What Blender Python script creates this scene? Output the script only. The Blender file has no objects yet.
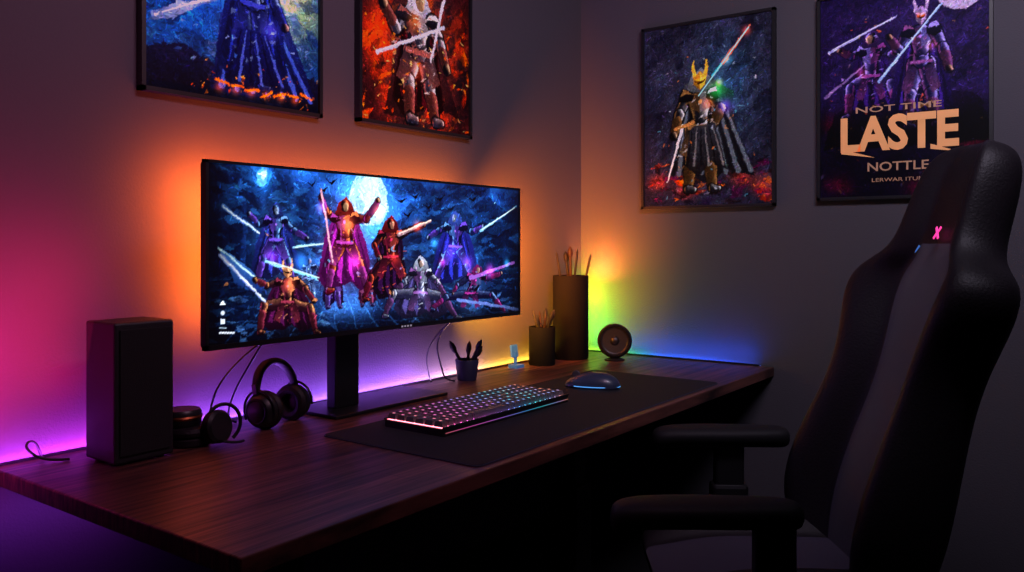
import bpy, bmesh, math, numpy as np
from mathutils import Vector, Matrix
rng=np.random.default_rng(7)
sc=bpy.context.scene
try:
    sc.view_settings.view_transform='Standard'
    sc.view_settings.look='None'
except Exception as e: print(e)
col=sc.collection
# ------------------------------------------------------------ materials
def mat(name,c,rough=.5,metal=0,em=None,es=0,spec=.5,bump=0,bscale=200,coat=0,sheen=0):
    m=bpy.data.materials.new(name); m.use_nodes=True
    nt=m.node_tree; b=nt.nodes['Principled BSDF']
    b.inputs['Base Color'].default_value=(*c,1); b.inputs['Roughness'].default_value=rough
    b.inputs['Metallic'].default_value=metal; b.inputs['Specular IOR Level'].default_value=spec
    b.inputs['Coat Weight'].default_value=coat; b.inputs['Sheen Weight'].default_value=sheen
    if em: b.inputs['Emission Color'].default_value=(*em,1); b.inputs['Emission Strength'].default_value=es
    tc=nt.nodes.new('ShaderNodeTexCoord'); n=nt.nodes.new('ShaderNodeTexNoise'); n.inputs['Scale'].default_value=bscale
    n.inputs['Detail'].default_value=4
    nt.links.new(tc.outputs['Object'],n.inputs['Vector'])
    mr=nt.nodes.new('ShaderNodeMapRange'); mr.inputs['To Min'].default_value=max(0,rough-.06); mr.inputs['To Max'].default_value=min(1,rough+.06)
    nt.links.new(n.outputs['Fac'],mr.inputs['Value']); nt.links.new(mr.outputs['Result'],b.inputs['Roughness'])
    if bump:
        bp=nt.nodes.new('ShaderNodeBump'); bp.inputs['Strength'].default_value=bump; bp.inputs['Distance'].default_value=.002
        nt.links.new(n.outputs['Fac'],bp.inputs['Height']); nt.links.new(bp.outputs['Normal'],b.inputs['Normal'])
    return m
def mat_attr(name,em=0,base=True,rough=.5,spec=.3):
    m=bpy.data.materials.new(name); m.use_nodes=True
    nt=m.node_tree; b=nt.nodes['Principled BSDF']
    a=nt.nodes.new('ShaderNodeAttribute'); a.attribute_name='Col'
    if base: nt.links.new(a.outputs['Color'],b.inputs['Base Color'])
    else: b.inputs['Base Color'].default_value=(.01,.01,.01,1)
    b.inputs['Roughness'].default_value=rough; b.inputs['Specular IOR Level'].default_value=spec
    if em:
        nt.links.new(a.outputs['Color'],b.inputs['Emission Color']); b.inputs['Emission Strength'].default_value=em
    return m
def mat_wood(name):
    m=bpy.data.materials.new(name); m.use_nodes=True
    nt=m.node_tree; b=nt.nodes['Principled BSDF']; L=nt.links.new
    tc=nt.nodes.new('ShaderNodeTexCoord'); mp=nt.nodes.new('ShaderNodeMapping')
    mp.inputs['Scale'].default_value=(48,1.6,8)
    L(tc.outputs['Object'],mp.inputs['Vector'])
    n=nt.nodes.new('ShaderNodeTexNoise'); n.inputs['Scale'].default_value=1.6; n.inputs['Detail'].default_value=9; n.inputs['Roughness'].default_value=.65; n.inputs['Distortion'].default_value=.6
    L(mp.outputs['Vector'],n.inputs['Vector'])
    r=nt.nodes.new('ShaderNodeValToRGB'); r.color_ramp.elements[0].position=.38; r.color_ramp.elements[0].color=(.018,.008,.008,1)
    r.color_ramp.elements[1].position=.66; r.color_ramp.elements[1].color=(.24,.085,.062,1)
    L(n.outputs['Fac'],r.inputs['Fac'])
    br=nt.nodes.new('ShaderNodeTexBrick'); br.inputs['Scale'].default_value=1
    mp2=nt.nodes.new('ShaderNodeMapping'); mp2.inputs['Rotation'].default_value=(0,0,math.pi/2)
    L(tc.outputs['Object'],mp2.inputs['Vector']); L(mp2.outputs['Vector'],br.inputs['Vector'])
    br.inputs['Color1'].default_value=(1,1,1,1); br.inputs['Color2'].default_value=(.65,.65,.65,1); br.inputs['Mortar'].default_value=(.2,.2,.2,1)
    br.inputs['Mortar Size'].default_value=.0012; br.inputs['Brick Width'].default_value=1.3; br.inputs['Row Height'].default_value=.09
    mx=nt.nodes.new('ShaderNodeMixRGB'); mx.blend_type='MULTIPLY'; mx.inputs['Fac'].default_value=1
    L(r.outputs['Color'],mx.inputs['Color1']); L(br.outputs['Color'],mx.inputs['Color2']); L(mx.outputs['Color'],b.inputs['Base Color'])
    mr=nt.nodes.new('ShaderNodeMapRange'); mr.inputs['To Min'].default_value=.5; mr.inputs['To Max'].default_value=.28
    L(n.outputs['Fac'],mr.inputs['Value']); L(mr.outputs['Result'],b.inputs['Roughness'])
    bp=nt.nodes.new('ShaderNodeBump'); bp.inputs['Strength'].default_value=.35; bp.inputs['Distance'].default_value=.001
    L(n.outputs['Fac'],bp.inputs['Height']); L(bp.outputs['Normal'],b.inputs['Normal'])
    return m
M_wall=mat('wall_paint',(.082,.074,.088),.75,bump=.5,bscale=160,spec=.25)
M_ceil=mat('ceiling_paint',(.1,.1,.1),.9)
M_floor=mat('floor_carpet',(.012,.011,.013),.95,bump=1,bscale=400)
M_trim=mat('trim_paint',(.02,.018,.02),.8,spec=.1)
M_black=mat('black_plastic',(.010,.010,.012),.4)
M_matte=mat('black_matte',(.010,.010,.012),.62,bump=.3,bscale=500,spec=.35)
M_metal=mat('dark_metal',(.03,.03,.034),.36,metal=.7)
M_leather=mat('black_leather',(.013,.009,.013),.52,bump=.5,bscale=180,spec=.35)
M_fabric=mat('blue_grey_fabric',(.045,.03,.065),.8,bump=.8,bscale=500,sheen=.2)
M_pipe=mat('blue_glow_piping',(.05,.16,.5),.4,em=(.10,.3,.95),es=.38)  # piping carries a slight added glow besides its blue
M_mat=mat('mat_cloth',(.015,.015,.018),.8,bump=.4,bscale=900,spec=.25)
M_wood=mat_wood('walnut_wood')
M_pink=mat('pink_glow_print',(.9,.05,.3),.4,em=(1,.05,.35),es=1.2)  # emblem print given its own glow
M_cable=mat('cable_rubber',(.01,.01,.012),.45)
M_grey=mat('grey_rubber',(.05,.045,.05),.5)
# ------------------------------------------------------------ helpers
def link(name,me,m=None,parent=None,smooth=False):
    o=bpy.data.objects.new(name,me); col.objects.link(o)
    if m is not None:
        for x in (m if isinstance(m,(list,tuple)) else [m]): me.materials.append(x)
    if smooth:
        for p in me.polygons: p.use_smooth=True
    if parent: o.parent=parent
    return o
def empty(name,loc,rot=(0,0,0)):
    o=bpy.data.objects.new(name,None); o.empty_display_size=.1; col.objects.link(o); o.location=loc; o.rotation_euler=rot; return o
def box(name,lo,hi,m,parent=None,bev=0,seg=2,rot=None,loc=None,smooth=False):
    lo=Vector(lo);hi=Vector(hi);bm=bmesh.new(); bmesh.ops.create_cube(bm,size=1)
    for v in bm.verts: v.co=Vector([lo[i]+(v.co[i]+.5)*(hi[i]-lo[i]) for i in range(3)])
    if bev: bmesh.ops.bevel(bm,geom=bm.edges[:],offset=bev,segments=seg,profile=.5,affect='EDGES')
    me=bpy.data.meshes.new(name); bm.to_mesh(me); bm.free()
    o=link(name,me,m,parent,smooth)
    if rot: o.rotation_euler=rot
    if loc: o.location=loc
    return o
def lathe(name,prof,m,parent=None,seg=48,loc=(0,0,0),rot=(0,0,0),smooth=True,scale=(1,1,1)):
    vs=[];fs=[]
    n=len(prof)
    for i in range(seg):
        a=2*math.pi*i/seg
        for r,z in prof: vs.append((r*math.cos(a),r*math.sin(a),z))
    for i in range(seg):
        j=(i+1)%seg
        for k in range(n-1): fs.append((i*n+k,j*n+k,j*n+k+1,i*n+k+1))
    me=bpy.data.meshes.new(name); me.from_pydata(vs,[],fs)
    bm=bmesh.new(); bm.from_mesh(me); bmesh.ops.remove_doubles(bm,verts=bm.verts,dist=1e-5); bmesh.ops.recalc_face_normals(bm,faces=bm.faces); bm.to_mesh(me); bm.free()
    o=link(name,me,m,parent,smooth); o.location=loc;o.rotation_euler=rot;o.scale=scale
    if smooth:
        md=o.modifiers.new('es','EDGE_SPLIT'); md.split_angle=math.radians(40)
    return o
def tube(name,pts,r,m,parent=None,radii=None,res=6):
    cu=bpy.data.curves.new(name,'CURVE'); cu.dimensions='3D'; cu.bevel_depth=r; cu.bevel_resolution=3; cu.resolution_u=res; cu.use_fill_caps=True
    s=cu.splines.new('NURBS'); s.points.add(len(pts)-1)
    for i,p in enumerate(pts):
        s.points[i].co=(*p,1)
        if radii: s.points[i].radius=radii[i]
    s.use_endpoint_u=True; s.order_u=3
    o=bpy.data.objects.new(name,cu); col.objects.link(o); cu.materials.append(m)
    dg=bpy.context.evaluated_depsgraph_get(); me=bpy.data.meshes.new_from_object(o.evaluated_get(dg))
    bpy.data.objects.remove(o); me.materials.clear()
    return link(name,me,m,parent,True)
def gridmesh(name,c,origin,ud,vd,w,h,m,parent):
    A=c.a; H,W=A.shape[:2]
    u=np.linspace(0,1,W); v=np.linspace(0,1,H); U,V=np.meshgrid(u,v)
    co=np.array(origin)+U[...,None]*np.array(ud)*w+V[...,None]*np.array(vd)*h
    me=bpy.data.meshes.new(name)
    idx=np.arange(H*W).reshape(H,W)
    f=np.stack([idx[1:,:-1],idx[1:,1:],idx[:-1,1:],idx[:-1,:-1]],-1).reshape(-1,4)
    me.vertices.add(H*W); me.vertices.foreach_set('co',co.reshape(-1).astype(np.float32))
    me.loops.add(f.size); me.loops.foreach_set('vertex_index',f.reshape(-1).astype(np.int32))
    me.polygons.add(len(f)); me.polygons.foreach_set('loop_start',(np.arange(len(f))*4).astype(np.int32))
    me.update(calc_edges=True)
    at=me.color_attributes.new('Col','FLOAT_COLOR','POINT')
    lin=np.clip(A,0,1)**2.2; rgba=np.concatenate([lin,np.ones((H,W,1))],-1)
    at.data.foreach_set('color',rgba.reshape(-1).astype(np.float32))
    return link(name,me,m,parent)
# ------------------------------------------------------------ painter for printed / displayed artwork
def fbm(H,W,cx,cy,seed,octv=4):
    r=np.random.default_rng(seed); out=np.zeros((H,W)); amp=1;tot=0
    for o in range(octv):
        gx=int(cx*2**o)+2; gy=int(cy*2**o)+2; g=r.random((gy,gx))
        x=np.linspace(0,gx-1.001,W); y=np.linspace(0,gy-1.001,H); xi=x.astype(int); yi=y.astype(int); fx=x-xi; fy=y-yi
        fx=fx*fx*(3-2*fx); fy=fy*fy*(3-2*fy)
        a=g[np.ix_(yi,xi)];b=g[np.ix_(yi,xi+1)];c=g[np.ix_(yi+1,xi)];d=g[np.ix_(yi+1,xi+1)]
        out+=amp*((a*(1-fx)+b*fx)*(1-fy)[:,None]+(c*(1-fx)+d*fx)*fy[:,None]); tot+=amp; amp*=.5
    return out/tot
class Cv:
    def __init__(s,W,H,tf,k):
        s.W,s.H,s.tf,s.k=W,H,tf,k; s.a=np.zeros((H,W,3)); s.yy,s.xx=np.mgrid[0:H,0:W].astype(float)
    def sl(s,xa,ya,xb,yb):
        xa=max(0,int(xa));ya=max(0,int(ya));xb=min(s.W,int(xb)+2);yb=min(s.H,int(yb)+2)
        if xa>=xb or ya>=yb: return None
        return (slice(ya,yb),slice(xa,xb))
    def capx(s,X1,Y1,r1,X2,Y2,r2,c,rim=None,side=1,a=1,acc=None):
        R=max(r1,r2)+1
        q=s.sl(min(X1,X2)-R,min(Y1,Y2)-R,max(X1,X2)+R,max(Y1,Y2)+R)
        if q is None:return
        px=s.xx[q]-X1;py=s.yy[q]-Y1;dx=X2-X1;dy=Y2-Y1;L=dx*dx+dy*dy+1e-6
        t=np.clip((px*dx+py*dy)/L,0,1);ex=px-t*dx;ey=py-t*dy;d=np.sqrt(ex*ex+ey*ey);r=r1+(r2-r1)*t
        m=(np.clip(r-d+.5,0,1)*a)[...,None]
        if rim is None: s.a[q]=s.a[q]*(1-m)+np.array(c)*m; return
        c=np.array(c);rim=np.array(rim);mid=c*.55+rim*.35
        w=np.clip((ex*side-ey*.5)/(r+1e-6)+.15,0,1)
        w1=np.clip(w/.6,0,1)[...,None];w2=np.clip((w-.6)/.35,0,1)[...,None]
        cc=c*(1-w1)+mid*w1; cc=cc*(1-w2)+rim*w2
        if acc is not None:
            w3=np.clip((-(ex*side)/(r+1e-6)-.5)*2.2,0,.8)[...,None]; cc=cc*(1-w3)+np.array(acc)*w3
        s.a[q]=s.a[q]*(1-m)+cc*m
    def cap(s,x1,y1,r1,x2,y2,r2,c,rim=None,side=1,a=1,acc=None):
        k=s.k(x1); X1,Y1=s.tf(x1,y1);X2,Y2=s.tf(x2,y2); s.capx(X1,Y1,r1*k,X2,Y2,r2*k,c,rim,side,a,acc)
    def line(s,x1,y1,x2,y2,w,c,a=1,w2=None): s.cap(x1,y1,w,x2,y2,w if w2 is None else w2,c,a=a)
    def poly(s,pts,c,a=1,c2=None):
        P=[s.tf(*p) for p in pts]; xs=[p[0] for p in P];ys=[p[1] for p in P]
        q=s.sl(min(xs),min(ys),max(xs),max(ys))
        if q is None:return
        X=s.xx[q];Y=s.yy[q];ins=np.zeros(X.shape,bool);n=len(P)
        for i in range(n):
            xa,ya=P[i];xb,yb=P[(i+1)%n]
            if abs(yb-ya)<1e-9: continue
            ins^=((ya>Y)!=(yb>Y))&(X<(xb-xa)*(Y-ya)/(yb-ya)+xa)
        cc=np.ones(X.shape+(3,))*np.array(c)
        if c2 is not None:
            t=np.clip((Y-min(ys))/(max(ys)-min(ys)+1e-6),0,1)[...,None]; cc=cc*(1-t)+np.array(c2)*t
        m=(ins*a)[...,None]; s.a[q]=s.a[q]*(1-m)+cc*m
    def glow(s,x,y,r,c,a=1,ry=None):
        k=s.k(x);X,Y=s.tf(x,y);r*=k;ry=r if ry is None else ry*k
        q=s.sl(X-3*r,Y-3*ry,X+3*r,Y+3*ry)
        if q is None:return
        g=np.exp(-(((s.xx[q]-X)/r)**2+((s.yy[q]-Y)/ry)**2))*a
        s.a[q]=s.a[q]+g[...,None]*np.array(c)
    def disc(s,x,y,r,c,a=1): s.cap(x,y,r,x+.01,y,r,c,a=a)
    def shards(s,n,x0,y0,x1,y1,sz,cols,seed,a=.8,ang=None):
        r=np.random.default_rng(seed)
        for i in range(n):
            x=r.uniform(x0,x1);y=r.uniform(y0,y1);t=r.uniform(0,6.28) if ang is None else ang+r.normal()*.35;l=sz*r.uniform(.3,1.4);w=l*r.uniform(.12,.45)
            c=cols[r.integers(len(cols))]; ct,st=math.cos(t),math.sin(t)
            s.poly([(x+ct*l,y+st*l),(x-st*w,y+ct*w),(x-ct*l*.6,y-st*l*.6),(x+st*w,y-ct*w)],c,a*r.uniform(.4,1))
    def warp(s,amp,seed,cells=10):
        H,W=s.H,s.W
        dx=(fbm(H,W,cells,cells*H/W,seed,4)-.5)*2*amp; dy=(fbm(H,W,cells,cells*H/W,seed+1,4)-.5)*2*amp
        X=np.clip(s.xx+dx,0,W-1).astype(int);Y=np.clip(s.yy+dy,0,H-1).astype(int); s.a=s.a[Y,X].copy()
    def sat(s,k,g):
        l=s.a.mean(-1,keepdims=True); s.a=np.clip((l+(s.a-l)*k)*g,0,1)
    def paint(s,n,l0,l1,seed,jit=.28,wd=.9):
        r=np.random.default_rng(seed); g=s.a.mean(-1); gy,gx=np.gradient(g); src=s.a.copy()
        for i in range(n):
            x=r.integers(0,s.W);y=r.integers(0,s.H); c=src[y,x]
            mg=abs(gx[y,x])+abs(gy[y,x])
            t=math.atan2(gy[y,x],gx[y,x])+math.pi/2+r.normal()*.3 if mg>.012 else r.uniform(0,3.14)
            l=r.uniform(l0,l1)*(.6 if mg>.05 else 1); f=math.exp(r.normal()*jit)
            cc=c*f*(1+r.normal(size=3)*.08); dx=math.cos(t)*l;dy=math.sin(t)*l
            s.capx(x-dx,y-dy,wd*r.uniform(.5,1.2),x+dx,y+dy,.3,cc,a=.85)
def fig(c,x,y,h,body,rim,aL=((-.17,.66),(-.2,.5)),aR=((.17,.66),(.2,.5)),lL=((-.09,.26),(-.12,0)),lR=((.09,.26),(.12,0)),side=1,skin=(.8,.55,.45),hood=None,cape=None,capew=.2,lean=0,acc=None,seed=1,hips=.5,chips=14,helm=None,hair=None,eyes=None,B=1.3,aura=.25):
    P=lambda p:(x+p[0]*h,y-p[1]*h)
    acc=acc or rim; sh=hips+.29; ch=(lean,sh);hd=(lean*1.2,sh+.12); r=np.random.default_rng(seed)
    dk=tuple(v*.35 for v in body)
    if aura:
        ax,ay=P((0,hips)); c.glow(ax,ay,.3*h,tuple(v*aura for v in rim),1,.5*h)
    if cape:
        top0,top1=(lean-.12,sh+.03),(lean+.12,sh+.03)
        c.poly([P(top0),P(top1),P((capew*.8,hips+.05)),P((capew*1.1,.1)),P((capew*.6,.0)),P((.06,.09)),P((-.05,.03)),P((-capew*.7,.01)),P((-capew*1.1,.14)),P((-capew*.8,hips+.05))],cape,1,tuple(v*.4 for v in cape))
        for i in range(9):
            t=(i+.5)/9; xa=top0[0]*(1-t)+top1[0]*t; xb=(-1+2*t)*capew; f=1.7 if i%2 else .35
            cc=tuple(min(1,v*f) for v in cape)
            c.poly([P((xa,sh)),P((xb-.02,.1+.1*r.random())),P((xb+.03,.04+.1*r.random()))],cc,.75)
    def limb(a,b,r1,r2,g=None):
        a=P(a);b=P(b);r1*=B;r2*=B
        c.cap(a[0],a[1],(r1+.012)*h,b[0],b[1],(r2+.012)*h,dk,a=.8)
        c.cap(a[0],a[1],r1*h,b[0],b[1],r2*h,body,rim,side,acc=acc)
        if g:
            m0=(a[0]*.65+b[0]*.35,a[1]*.65+b[1]*.35);m1=(a[0]*.15+b[0]*.85,a[1]*.15+b[1]*.85)
            c.cap(m0[0],m0[1],r1*1.05*h,m1[0],m1[1],r2*1.25*h,tuple(v*.35 for v in acc),acc,side)
    aLs=(ch[0]-.11,sh-.01);aRs=(ch[0]+.11,sh-.01)
    bk,fr=(aL,aR) if side>0 else (aR,aL); bs,fs_=(aLs,aRs) if side>0 else (aRs,aLs)
    limb(bs,bk[0],.04,.032);limb(bk[0],bk[1],.034,.024,1)
    for l,sx in ((lL,-.05),(lR,.05)):
        limb((sx,hips),l[0],.066,.045); limb(l[0],l[1],.045,.028,1); f=l[1]; limb(f,(f[0]+.05*side,f[1]-.005),.026,.018)
    for t in(-1,1): c.poly([P((t*.02,hips+.06)),P((t*.10,hips+.05)),P((t*.17,hips-.2)),P((t*.1,hips-.24)),P((t*.05,hips-.12))],tuple(v*.8 for v in body),.9,tuple(v*.7 for v in acc))
    c.poly([P((ch[0]-.13,sh)),P((ch[0]-.05,sh+.05)),P((ch[0]+.05,sh+.05)),P((ch[0]+.13,sh)),P((ch[0]*.6+.085,hips+.13)),P((.09,hips-.01)),P((-.09,hips-.01)),P((ch[0]*.6-.085,hips+.13))],body,1,dk)
    limb((0,hips+.03),(ch[0]*.5,hips+.13),.055,.055);limb((ch[0]*.5,hips+.13),(ch[0],sh-.05),.055,.085)
    q=.05*side
    c.poly([P((ch[0]+.0,sh+.03)),P((ch[0]+q*2.2,sh-.01)),P((ch[0]+q*1.6,sh-.12)),P((ch[0],sh-.15))],tuple(.6*a_+.4*b_ for a_,b_ in zip(body,rim)),.9)
    c.poly([P((ch[0]+.0,sh+.03)),P((ch[0]-q*2.2,sh-.01)),P((ch[0]-q*1.6,sh-.12)),P((ch[0],sh-.15))],tuple(v*.55 for v in acc),.75)
    a,b=P((-.085,hips+.02)),P((.085,hips+.02));c.line(a[0],a[1],b[0],b[1],.016*h,acc)
    g=P((ch[0],sh-.06));c.disc(g[0],g[1],.016*h,tuple(min(1,v*1.5) for v in acc))
    if hair: c.poly([P((hd[0]-.07,hd[1]+.02)),P((hd[0],hd[1]+.085)),P((hd[0]+.07,hd[1]+.03)),P((hd[0]+.1,hd[1]-.1)),P((hd[0]+.17,hd[1]-.26)),P((hd[0]+.06,hd[1]-.12)),P((hd[0]-.06,hd[1]-.1)),P((hd[0]-.15,hd[1]-.24)),P((hd[0]-.11,hd[1]-.1))],hair,1,tuple(v*.5 for v in hair))
    if hood: c.poly([P((hd[0]-.12,hd[1]-.1)),P((hd[0]-.075,hd[1]+.03)),P((hd[0]+.01*side,hd[1]+.11)),P((hd[0]+.075,hd[1]+.03)),P((hd[0]+.12,hd[1]-.1))],hood,1,tuple(v*.5 for v in hood))
    if helm:
        hm=helm
        c.poly([P((hd[0]-.055,hd[1]+.03)),P((hd[0],hd[1]+.08)),P((hd[0]+.055,hd[1]+.03)),P((hd[0]+.045,hd[1]-.04)),P((hd[0],hd[1]-.085)),P((hd[0]-.045,hd[1]-.04))],hm,1,tuple(v*.5 for v in hm))
        c.poly([P((hd[0],hd[1]+.07)),P((hd[0]+.05*side,hd[1]+.03)),P((hd[0]+.04*side,hd[1]-.04)),P((hd[0],hd[1]-.08))],tuple(min(1,v*1.35) for v in hm),.85)
        c.poly([P((hd[0]-.045,hd[1]+.01)),P((hd[0],hd[1]-.008)),P((hd[0]+.045,hd[1]+.01)),P((hd[0]+.035,hd[1]-.015)),P((hd[0],hd[1]-.035)),P((hd[0]-.035,hd[1]-.015))],(.02,.02,.03))
        for t in(-1,1): c.poly([P((hd[0]+t*.03,hd[1]+.05)),P((hd[0]+t*.055,hd[1]+.02)),P((hd[0]+t*.07,hd[1]+.10)),P((hd[0]+t*.05,hd[1]+.18)),P((hd[0]+t*.042,hd[1]+.1))],tuple(min(1,v*1.2) for v in hm))
    else:
        c.cap(*P((hd[0],hd[1]+.012)),.056*h,*P((hd[0],hd[1]-.02)),.044*h,hair or dk,None if hair else rim,side)
        c.cap(*P((hd[0]+.012*side,hd[1]-.002)),.038*h,*P((hd[0]+.014*side,hd[1]-.03)),.028*h,tuple(v*.5 for v in skin),skin,side)
    if eyes:
        for t in(-1,1):
            e=P((hd[0]+t*.02,hd[1]-.003)); c.glow(e[0],e[1],.016*h,eyes,1.0)
    limb(fs_,fr[0],.045,.034);limb(fr[0],fr[1],.036,.026,1)
    for s_,ss in((aLs,-1),(aRs,1)):
        c.poly([P((s_[0]-.065,s_[1]-.03)),P((s_[0]-.05,s_[1]+.045)),P((s_[0]+ss*.03,s_[1]+.07)),P((s_[0]+.05,s_[1]+.04)),P((s_[0]+.065,s_[1]-.03)),P((s_[0],s_[1]-.055))],body,1,dk)
        c.poly([P((s_[0]-.05,s_[1]+.01)),P((s_[0]-.03,s_[1]+.05)),P((s_[0]+ss*.025,s_[1]+.068)),P((s_[0]+.05,s_[1]+.02)),P((s_[0],s_[1]+.025))],rim if ss==side else acc,.95)
    for hnd in(aL[1],aR[1]):
        e=P(hnd); c.cap(e[0],e[1],.03*h,e[0]+.01,e[1],.03*h,dk,skin,side)
    for i in range(chips):
        px=r.normal()*.07+lean*.6;py=r.uniform(.12,sh+.02);l=r.uniform(.012,.035);t=r.uniform(-1.2,1.2);w=.006
        p=P((px,py)); cx,cy=math.cos(t)*l*h,math.sin(t)*l*h
        c.poly([(p[0]-cx,p[1]-cy),(p[0]+w*h,p[1]+w*h),(p[0]+cx,p[1]+cy),(p[0]-w*h,p[1]-w*h)],acc if i%2 else rim,.6)
# ------------------------------------------------------------ room
RX,RY,RZ=4.2,-4.7,2.6
box('floor',(-.1,RY-.1,-.1),(RX+.1,.1,0),M_floor)
box('ceiling',(-.1,RY-.1,RZ),(RX+.1,.1,RZ+.1),M_ceil)
box('wall_left',(-.1,RY,0),(0,.0,RZ),M_wall)
box('wall_back',(-.1,0,0),(RX+.1,.1,RZ),M_wall)
box('wall_right',(RX,RY,0),(RX+.1,0,RZ),M_wall)
box('wall_front',(-.1,RY-.1,0),(RX+.1,RY,RZ),M_wall)
box('baseboard_left',(0,RY,0),(.014,0,.09),M_trim,bev=.003)
box('baseboard_back',(.014,-.014,0),(RX,0,.09),M_trim,bev=.003)
# ------------------------------------------------------------ camera
F=825; th=math.atan(.590/.8074)
cam=bpy.data.cameras.new('camera'); co=bpy.data.objects.new('camera',cam); col.objects.link(co)
cam.sensor_width=36; cam.lens=36*F/1024; cam.shift_y=-41/1024; cam.clip_start=.02
co.location=(1.933,-3.170,1.221); co.rotation_euler=(math.pi/2,0,th); sc.camera=co
# ------------------------------------------------------------ desk
DZ=.75
desk=empty('desk',(0,0,0))
box('desk_top',(.003,-2.41,DZ-.035),(.872,-.003,DZ),M_wood,desk,bev=.003)
for i,y in enumerate((-2.0,-.80)):
    box('leg_foot_%d'%i,(.1,y-.04,0.0),(.8,y+.04,.03),M_matte,desk,bev=.008)
    box('leg_outer_%d'%i,(.4,y-.05,.03),(.5,y+.05,.42),M_matte,desk,bev=.006)
    box('leg_inner_%d'%i,(.415,y-.035,.42),(.485,y+.035,DZ-.06),M_matte,desk,bev=.004)
    box('leg_bracket_%d'%i,(.12,y-.035,DZ-.06),(.78,y+.035,DZ-.0345),M_matte,desk,bev=.004)
box('frame_beam',(.43,-2.0,DZ-.075),(.47,-.80,DZ-.036),M_matte,desk,bev=.004)
# ------------------------------------------------------------ led strips along the back edges of the desk, behind an added lip
def led(name,pts,width,updir,strength,stops,n=40,lip=None):
    a=Vector(pts[0]);b=Vector(pts[1]);w=Vector(updir).normalized()*width
    vs=[];fs=[];cs=[]
    for i in range(n+1):
        t=i/n;p=a.lerp(b,t);vs+= [p,p+w]
        for j in range(len(stops)-1):
            if stops[j][0]<=t<=stops[j+1][0]+1e-9:
                k=(t-stops[j][0])/(stops[j+1][0]-stops[j][0]);c=[stops[j][1][q]*(1-k)+stops[j+1][1][q]*k for q in range(3)];break
        cs+=[c,c]
        if i<n: fs.append((2*i,2*i+2,2*i+3,2*i+1))
    me=bpy.data.meshes.new(name);me.from_pydata([tuple(v) for v in vs],[],fs)
    at=me.color_attributes.new('Col','FLOAT_COLOR','POINT')
    for i,c in enumerate(cs): at.data[i].color=(*c,1)
    o=link(name,me,mat_attr(name+'_emit',em=strength,base=False),desk)
    if lip: box('strip_hiding_lip',lip[0],lip[1],M_metal,desk)  # lip added to hide the bright line of the strip
    return o
led('led_strip',[(.005,-2.405,DZ+.001),(.005,-.02,DZ+.001)],.010,(1,0,0),120,
    [(0,(.45,.04,1)),(.12,(.75,.04,.8)),(.25,(.35,.1,1)),(.42,(.35,.15,1)),(.55,(.5,.2,1)),(.64,(.95,.5,.45)),(.74,(1,.5,.06)),(.9,(1,.6,.03)),(1,(.6,1,.03))],
    lip=((.017,-2.405,DZ),(.019,-.022,DZ+.007)))
led('led_strip_b',[(.03,-.005,DZ+.001),(.82,-.005,DZ+.001)],.008,(0,-1,0),75,
    [(0,(.5,.9,.02)),(.15,(.1,.8,.03)),(.3,(.02,.35,.2)),(.45,(.02,.12,.9)),(.75,(.02,.08,.7)),(1,(.002,.005,.03))],n=20,
    lip=((.03,-.017,DZ),(.82,-.015,DZ+.007)))
def area(name,loc,dirv,sx,sy,power,c,spread=180):
    l=bpy.data.lights.new(name,'AREA');l.shape='RECTANGLE';l.size=sx;l.size_y=sy;l.energy=power;l.color=c;l.spread=math.radians(spread)
    o=bpy.data.objects.new(name,l);col.objects.link(o);o.location=loc
    o.rotation_euler=Vector(dirv).to_track_quat('-Z','Y').to_euler()
    return o
RH=Matrix(((0,0,1),(1,0,0),(0,1,0))).to_euler()
# monitor bias lights (on the monitor's rear, pointing to the wall)
for i,(y0,y1,c,p) in enumerate([(-1.98,-1.65,(1,.13,.015),3.0),(-1.65,-1.25,(1,.16,.015),3.3),(-1.25,-.87,(1,.19,.015),4.2)]):
    a=area('monitor_backlight',(.14,(y0+y1)/2,1.37),(-1,0,0),.38,.02,p,c,160); a.rotation_euler=RH
a=area('monitor_backlight',(.11,-1.91,1.2),(-1,0,0),.02,.36,4.2,(1,.14,.01),150);a.rotation_euler=RH
area('monitor_backlight',(.20,-.85,1.22),(-1,1.25,0),.36,.03,14,(1,.19,.012),115)
area('monitor_backlight',(.20,-.85,1.05),(-1,1.0,-.1),.12,.03,4,(1,.40,.02),120)
# violet wash from the rear edge of the desk
for i,(y,c,p) in enumerate([(-2.25,(.6,.04,1),.7),(-1.75,(.35,.08,1),1.1),(-1.3,(.38,.12,1),1.1),(-.95,(.6,.3,.8),.6)]):
    area('desk_rear_led',(.055,y,DZ+.014),(-.9,0,1),.012,.42,p,c,165).rotation_euler=Vector((-.9,0,1)).to_track_quat('-Z','X').to_euler()
# unseen lights added behind the vase to make the corner glow
area('corner_glow_fill',(.05,-.10,.88),(.5,1,.1),.05,.16,2.0,(.2,1,.05),160)
area('corner_glow_fill',(.05,-.10,1.02),(.35,1,.3),.05,.12,1.7,(.75,.75,.02),160)
area('corner_glow_fill',(.10,-.10,1.08),(.25,1,1.3),.05,.05,2.0,(1,.16,.04),130)
area('desk_edge_led',(.45,-.05,.775),(0,.7,1),.7,.02,.8,(.02,.1,1),160)
area('wall_red_led',(.16,-2.32,1.05),(-1,-.35,.3),.25,.35,2.0,(1,.02,.13),170)
area('magenta_led',(.11,-2.50,.88),(-1,-.1,.35),.06,.35,2.2,(1,.02,.38))
area('under_desk_led',(.10,-2.3,.66),(-1,0,-.6),.4,.02,.4,(.45,.05,1))
# unseen fill lights added near the ceiling to wash the upper walls
area('ceiling_fill',(1.9,-1.5,2.55),(-.6,1.5,-.55),.7,.4,19,(.86,.76,1),140)
area('ceiling_fill',(1.5,-1.9,2.55),(-1.5,.1,-.45),.7,.4,13,(1,.52,.78),140)
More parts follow.
